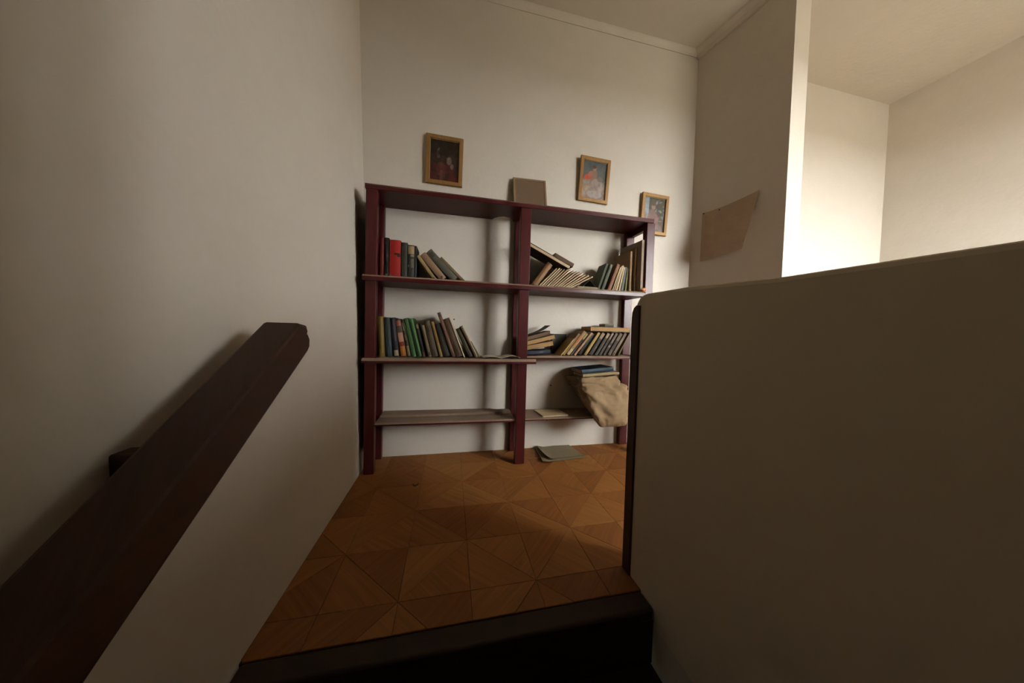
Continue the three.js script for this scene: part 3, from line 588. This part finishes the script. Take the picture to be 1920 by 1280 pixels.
// ---------------------------------------------------------------- pictures on the wall
function picture(kind) {
  const c = document.createElement('canvas'); c.width = 256; c.height = 352; const q = c.getContext('2d');
  const blob = (x, y, rx_, ry_, col, rot = 0) => { q.save(); q.translate(x, y); q.rotate(rot); q.fillStyle = col; q.beginPath(); q.ellipse(0, 0, rx_, ry_, 0, 0, 7); q.fill(); q.restore(); };
  const wash = (cols, n, y0, y1, r0, r1, al) => { q.globalAlpha = al; for (let i = 0; i < n; i++) blob(rnd() * 256, y0 + rnd() * (y1 - y0), r0 + rnd() * r1, r0 + rnd() * r1 * 1.4, cols[Math.floor(rnd() * cols.length)], rnd() * 3); q.globalAlpha = 1; };
  if (kind === 0) { // dark interior, red drapery below, pale patches
    q.fillStyle = '#3b2c22'; q.fillRect(0, 0, 256, 352);
    wash(['#46362a', '#33271f', '#4a3c2e', '#3a3026'], 160, 0, 240, 10, 30, 0.35); wash(['#5c2620', '#6a2f26', '#4a211c'], 120, 230, 352, 10, 30, 0.4);
    blob(75, 120, 15, 40, '#66554a'); blob(78, 80, 10, 13, '#7a6454'); blob(165, 170, 22, 34, '#75685c'); blob(160, 150, 11, 13, '#8a7666'); blob(100, 250, 40, 60, '#6e3a30'); blob(190, 215, 14, 24, '#7b6f66');
    blob(110, 300, 26, 50, '#74483e'); wash(['#2d221c', '#241c18'], 60, 0, 120, 6, 26, 0.4); wash(['#332a2c', '#2c2a30'], 30, 220, 330, 6, 18, 0.3);
  } else if (kind === 1) { // seated figure, orange red cloth, pale dress, grey blue sky
    q.fillStyle = '#5d6163'; q.fillRect(0, 0, 256, 352);
    wash(['#55605f', '#646a70', '#4d5a57', '#6d6a68'], 160, 0, 190, 12, 30, 0.35); wash(['#8d7c70', '#9c8c80', '#7d7068', '#a3968a'], 150, 180, 352, 12, 28, 0.4);
    blob(122, 140, 34, 70, '#8f7466', 0.15); blob(128, 70, 16, 22, '#a8826e'); blob(122, 56, 18, 16, '#5a4436'); blob(62, 150, 42, 26, '#c0553a', -0.35); blob(86, 122, 22, 30, '#a8705c', 0.5);
    blob(150, 230, 60, 70, '#a09088'); blob(60, 270, 48, 56, '#a38a74'); blob(190, 160, 30, 24, '#7a7468'); blob(140, 300, 80, 36, '#a79c98'); wash(['#b6aaa2', '#86766c'], 60, 200, 352, 5, 16, 0.35);
  } else { // pale sky at the left, rosy robe, dark background
    q.fillStyle = '#4c463a'; q.fillRect(0, 0, 256, 352);
    wash(['#54503f', '#433e34', '#5c5444'], 120, 0, 352, 12, 30, 0.4); q.fillStyle = '#8f9a9e'; q.fillRect(0, 0, 62, 250); wash(['#9fabb0', '#828c92', '#a8b3b6'], 40, 10, 240, 6, 14, 0.4); q.fillStyle = '#4c463a'; q.fillRect(66, 0, 30, 130);
    blob(115, 250, 66, 110, '#84605a'); blob(118, 100, 24, 30, '#93796a'); blob(116, 70, 26, 18, '#5a4a3c'); blob(110, 170, 40, 50, '#7d6258'); wash(['#8f6a62', '#74544e'], 50, 180, 350, 6, 18, 0.35); blob(200, 232, 50, 6, '#807050');
  }
  const e = document.createElement('canvas'); e.width = 44; e.height = 60; e.getContext('2d').drawImage(c, 0, 0, 44, 60); // old soft print
  const t = new THREE.CanvasTexture(e); t.magFilter = THREE.LinearFilter; t.colorSpace = THREE.SRGBColorSpace; return t;
}
function framed(label, kind, x, y, w, h, rot, tiltX, lift) {
  const f = thing('picture_frame', label, 'picture', [x, y, lift], 'gilt framed pictures on the back wall');
  delete f.userData.group;
  f.rotation.set(tiltX, 0, rot);
  const b = 0.022, outer = [[-w / 2, -h / 2], [w / 2, -h / 2], [w / 2, h / 2], [-w / 2, h / 2]], inner = [[-w / 2 + b, -h / 2 + b], [w / 2 - b, -h / 2 + b], [w / 2 - b, h / 2 - b], [-w / 2 + b, h / 2 - b]];
  const g = extrude(outer.map(([a, c]) => [a * 0.985, c * 0.985]), 0.014, 0.004, [inner]); g.translate(0, 0, 0.004);
  part('frame', uvMetres(g), M.gold, f);
  const lip = extrude(inner.map(([a, c]) => [a * 1.01, c * 1.01]), 0.003, 0.001, [inner.map(([a, c]) => [a * 0.95, c * 0.965])]); lip.translate(0, 0, 0.009);
  part('gilt_lip', lip, std({ color: lin(0.5, 0.36, 0.16), roughness: 0.35, metalness: 0.3 }), f);
  part('backing_board', box(-w / 2 + 0.006, w / 2 - 0.006, -h / 2 + 0.006, h / 2 - 0.006, 0.0005, 0.005, 0.001), M.cardboard, f);
  const pic = new THREE.PlaneGeometry(w - 2 * b + 0.004, h - 2 * b + 0.004); pic.translate(0, 0, 0.0072);
  part('print', solid(pic, 0.0016), std({ map: picture(kind), roughness: 0.3 }), f);
  return f;
}
framed('dark brown framed picture hanging above the left bay of the bookshelf', 0, 0.455, 2.144, 0.256, 0.338, -0.012, 0.02, 0.006);
framed('framed picture with an orange red cloth hanging above the right bay', 1, 1.628, 2.162, 0.255, 0.342, -0.03, 0.05, 0.012);
framed('framed picture with a pale blue left side, lowest and rightmost on the back wall', 2, 2.195, 1.955, 0.252, 0.332, -0.04, 0.02, 0.006);
{ // picture leaning with its back to the room
  const w = 0.258, h = 0.295, f = thing('picture_frame', 'picture turned to the wall showing its brown back, leaning on the bookshelf top', 'picture', [1.098, 1.8035, 0.066]);
  f.rotation.set(-0.17, 0, 0.03);
  const o = [[-w / 2, 0], [w / 2, 0], [w / 2, h], [-w / 2, h]], i = [[-w / 2 + 0.014, 0.014], [w / 2 - 0.014, 0.014], [w / 2 - 0.014, h - 0.014], [-w / 2 + 0.014, h - 0.014]];
  part('frame', uvMetres(extrude(o, 0.012, 0, [i])), std({ color: lin(0.3, 0.2, 0.11), map: grainMap }), f);
  part('backing_board', box(-w / 2 + 0.013, w / 2 - 0.013, 0.013, h - 0.013, 0.003, 0.009, 0.001), M.cardboard, f);
}
{ // crumpled bit of paper on top of the bookshelf
  const g = new THREE.IcosahedronGeometry(0.03, 3), p = g.attributes.position;
  for (let i = 0; i < p.count; i++) { const k = 1 + 0.5 * noise.noise(p.getX(i) * 60 + 5, p.getY(i) * 60, p.getZ(i) * 60); p.setXYZ(i, p.getX(i) * k * 1.15, p.getY(i) * k * 0.85, p.getZ(i) * k); }
  g.computeVertexNormals(); g.computeBoundingBox(); g.translate(1.61, 1.803 - g.boundingBox.min.y, 0.13);
  tag(mesh('paper_ball', g, std({ color: lin(0.4, 0.3, 0.3) })), 'small crumpled greyish paper on the bookshelf top below the middle picture', 'paper');
}
// ---------------------------------------------------------------- paper sheet curling off the right wall
{
  const P = thing('wall_sheet', 'curling beige paper sheet pinned to the right wall', 'paper sheet');
  const N = new THREE.Vector3(-1, 0, RS).normalize(), W = 20, Hh = 16;
  const tl = [2.606, 1.98, 0.095], tr = [2.6955, 2.0, 0.49], bl = [2.606, 1.572, 0.093], br = [2.688, 1.57, 0.457];
  const sheet = (corner) => { // pinned along its left and top, the lower right corner curling far off the wall
    const g = new THREE.PlaneGeometry(1, 1, W, Hh), p = g.attributes.position;
    for (let i = 0; i < p.count; i++) {
      const s = p.getX(i) + 0.5, t = 0.5 - p.getY(i), q = [0, 1, 2].map((k) => (corner[0][k] * (1 - s) + corner[1][k] * s) * (1 - t) + (corner[2][k] * (1 - s) + corner[3][k] * s) * t);
      const c = 0.004 + 0.115 * Math.pow(s, 2.2) * Math.pow(t, 1.1) + 0.006 * (noise.noise(s * 4, t * 4, 2) + 0.6) * Math.min(1, 4 * s);
      const v = new THREE.Vector3(...q).addScaledVector(N, c); v.y -= 0.075 * s * (1 - s) * (1 - t) * (1 - 0.4 * s); v.y += 0.03 * s * s * t * (1 - s) * 2;
      p.setXYZ(i, v.x, v.y, v.z);
    }
    g.computeVertexNormals(); return solid(g, 0.0012);
  };
  part('sheet', sheet([tl, tr, bl, br]), std({ color: lin(0.56, 0.42, 0.3), map: kraftMap, roughness: 0.9, side: THREE.DoubleSide }), P);
  for (const [z, y] of [[0.115, 1.968], [0.235, 1.955]]) { const s = new THREE.SphereGeometry(0.005, 8, 6); s.translate(rx(z) - 0.013, y, z); part('pin', s, M.iron, P); }
}
// ---------------------------------------------------------------- nails in the back wall, paper and twig on the floor
for (const [x, y, l] of [[0.545, 1.005, 'small dark nail in the back wall above the lower left row of books'], [1.315, 0.505, 'small dark nail in the back wall left of the paper bag'], [1.29, 0.225, 'small dark nail low on the back wall under the lowest right shelf']]) {
  const g = mergeGeometries([new THREE.CylinderGeometry(0.002, 0.002, 0.016, 8), new THREE.CylinderGeometry(0.0055, 0.0055, 0.003, 10).translate(0, 0.009, 0)]);
  g.rotateX(Math.PI / 2); g.translate(x, y, 0.008); tag(mesh('nail', g, M.iron), l, 'nail');
}
{
  const F = thing('newspaper', 'grey green folded newspaper lying on the tiles under the right bay', 'newspaper', [0, 0, 0]);
  const sheet = (c, y, curl, mat, nm) => {
    const g = new THREE.PlaneGeometry(1, 1, 18, 14), p = g.attributes.position;
    for (let i = 0; i < p.count; i++) { const s = p.getX(i) + 0.5, t = 0.5 - p.getY(i), q = [0, 1].map((k) => (c[0][k] * (1 - s) + c[1][k] * s) * (1 - t) + (c[2][k] * (1 - s) + c[3][k] * s) * t);
      const e = Math.pow(Math.max(0, 1 - s * 4), 2) * curl * (0.4 + t) + 0.004 * (noise.noise(s * 3, t * 3, y * 99) + 0.6) + Math.pow(t, 5) * curl * 0.35;
      p.setXYZ(i, q[0], y + e, q[1]); }
    g.computeVertexNormals(); part(nm, solid(g, 0.002), mat, F);
  };
  const m1 = std({ color: lin(0.34, 0.28, 0.165), map: kraftMap, roughness: 0.95 }), m2 = std({ color: lin(0.4, 0.32, 0.19), map: kraftMap, roughness: 0.95 });
  sheet([[1.2, 0.02], [1.5, 0.015], [1.18, 0.275], [1.53, 0.25]], 0.0015, 0.006, m2, 'lower_sheet');
  sheet([[1.215, 0.012], [1.49, 0.01], [1.21, 0.262], [1.515, 0.235]], 0.0075, 0.022, m1, 'upper_sheet');
}
{ const c = new THREE.CatmullRomCurve3([[0.322, 0.004, 0.43], [0.333, 0.005, 0.452], [0.345, 0.007, 0.45], [0.352, 0.006, 0.435]].map((p) => new THREE.Vector3(...p)));
  tag(mesh('twig', new THREE.TubeGeometry(c, 16, 0.004, 6), std({ color: lin(0.045, 0.02, 0.01) })), 'small dark bent twig on the tiled floor in front of the left bay', 'twig'); }

renderer.render(scene, camera);
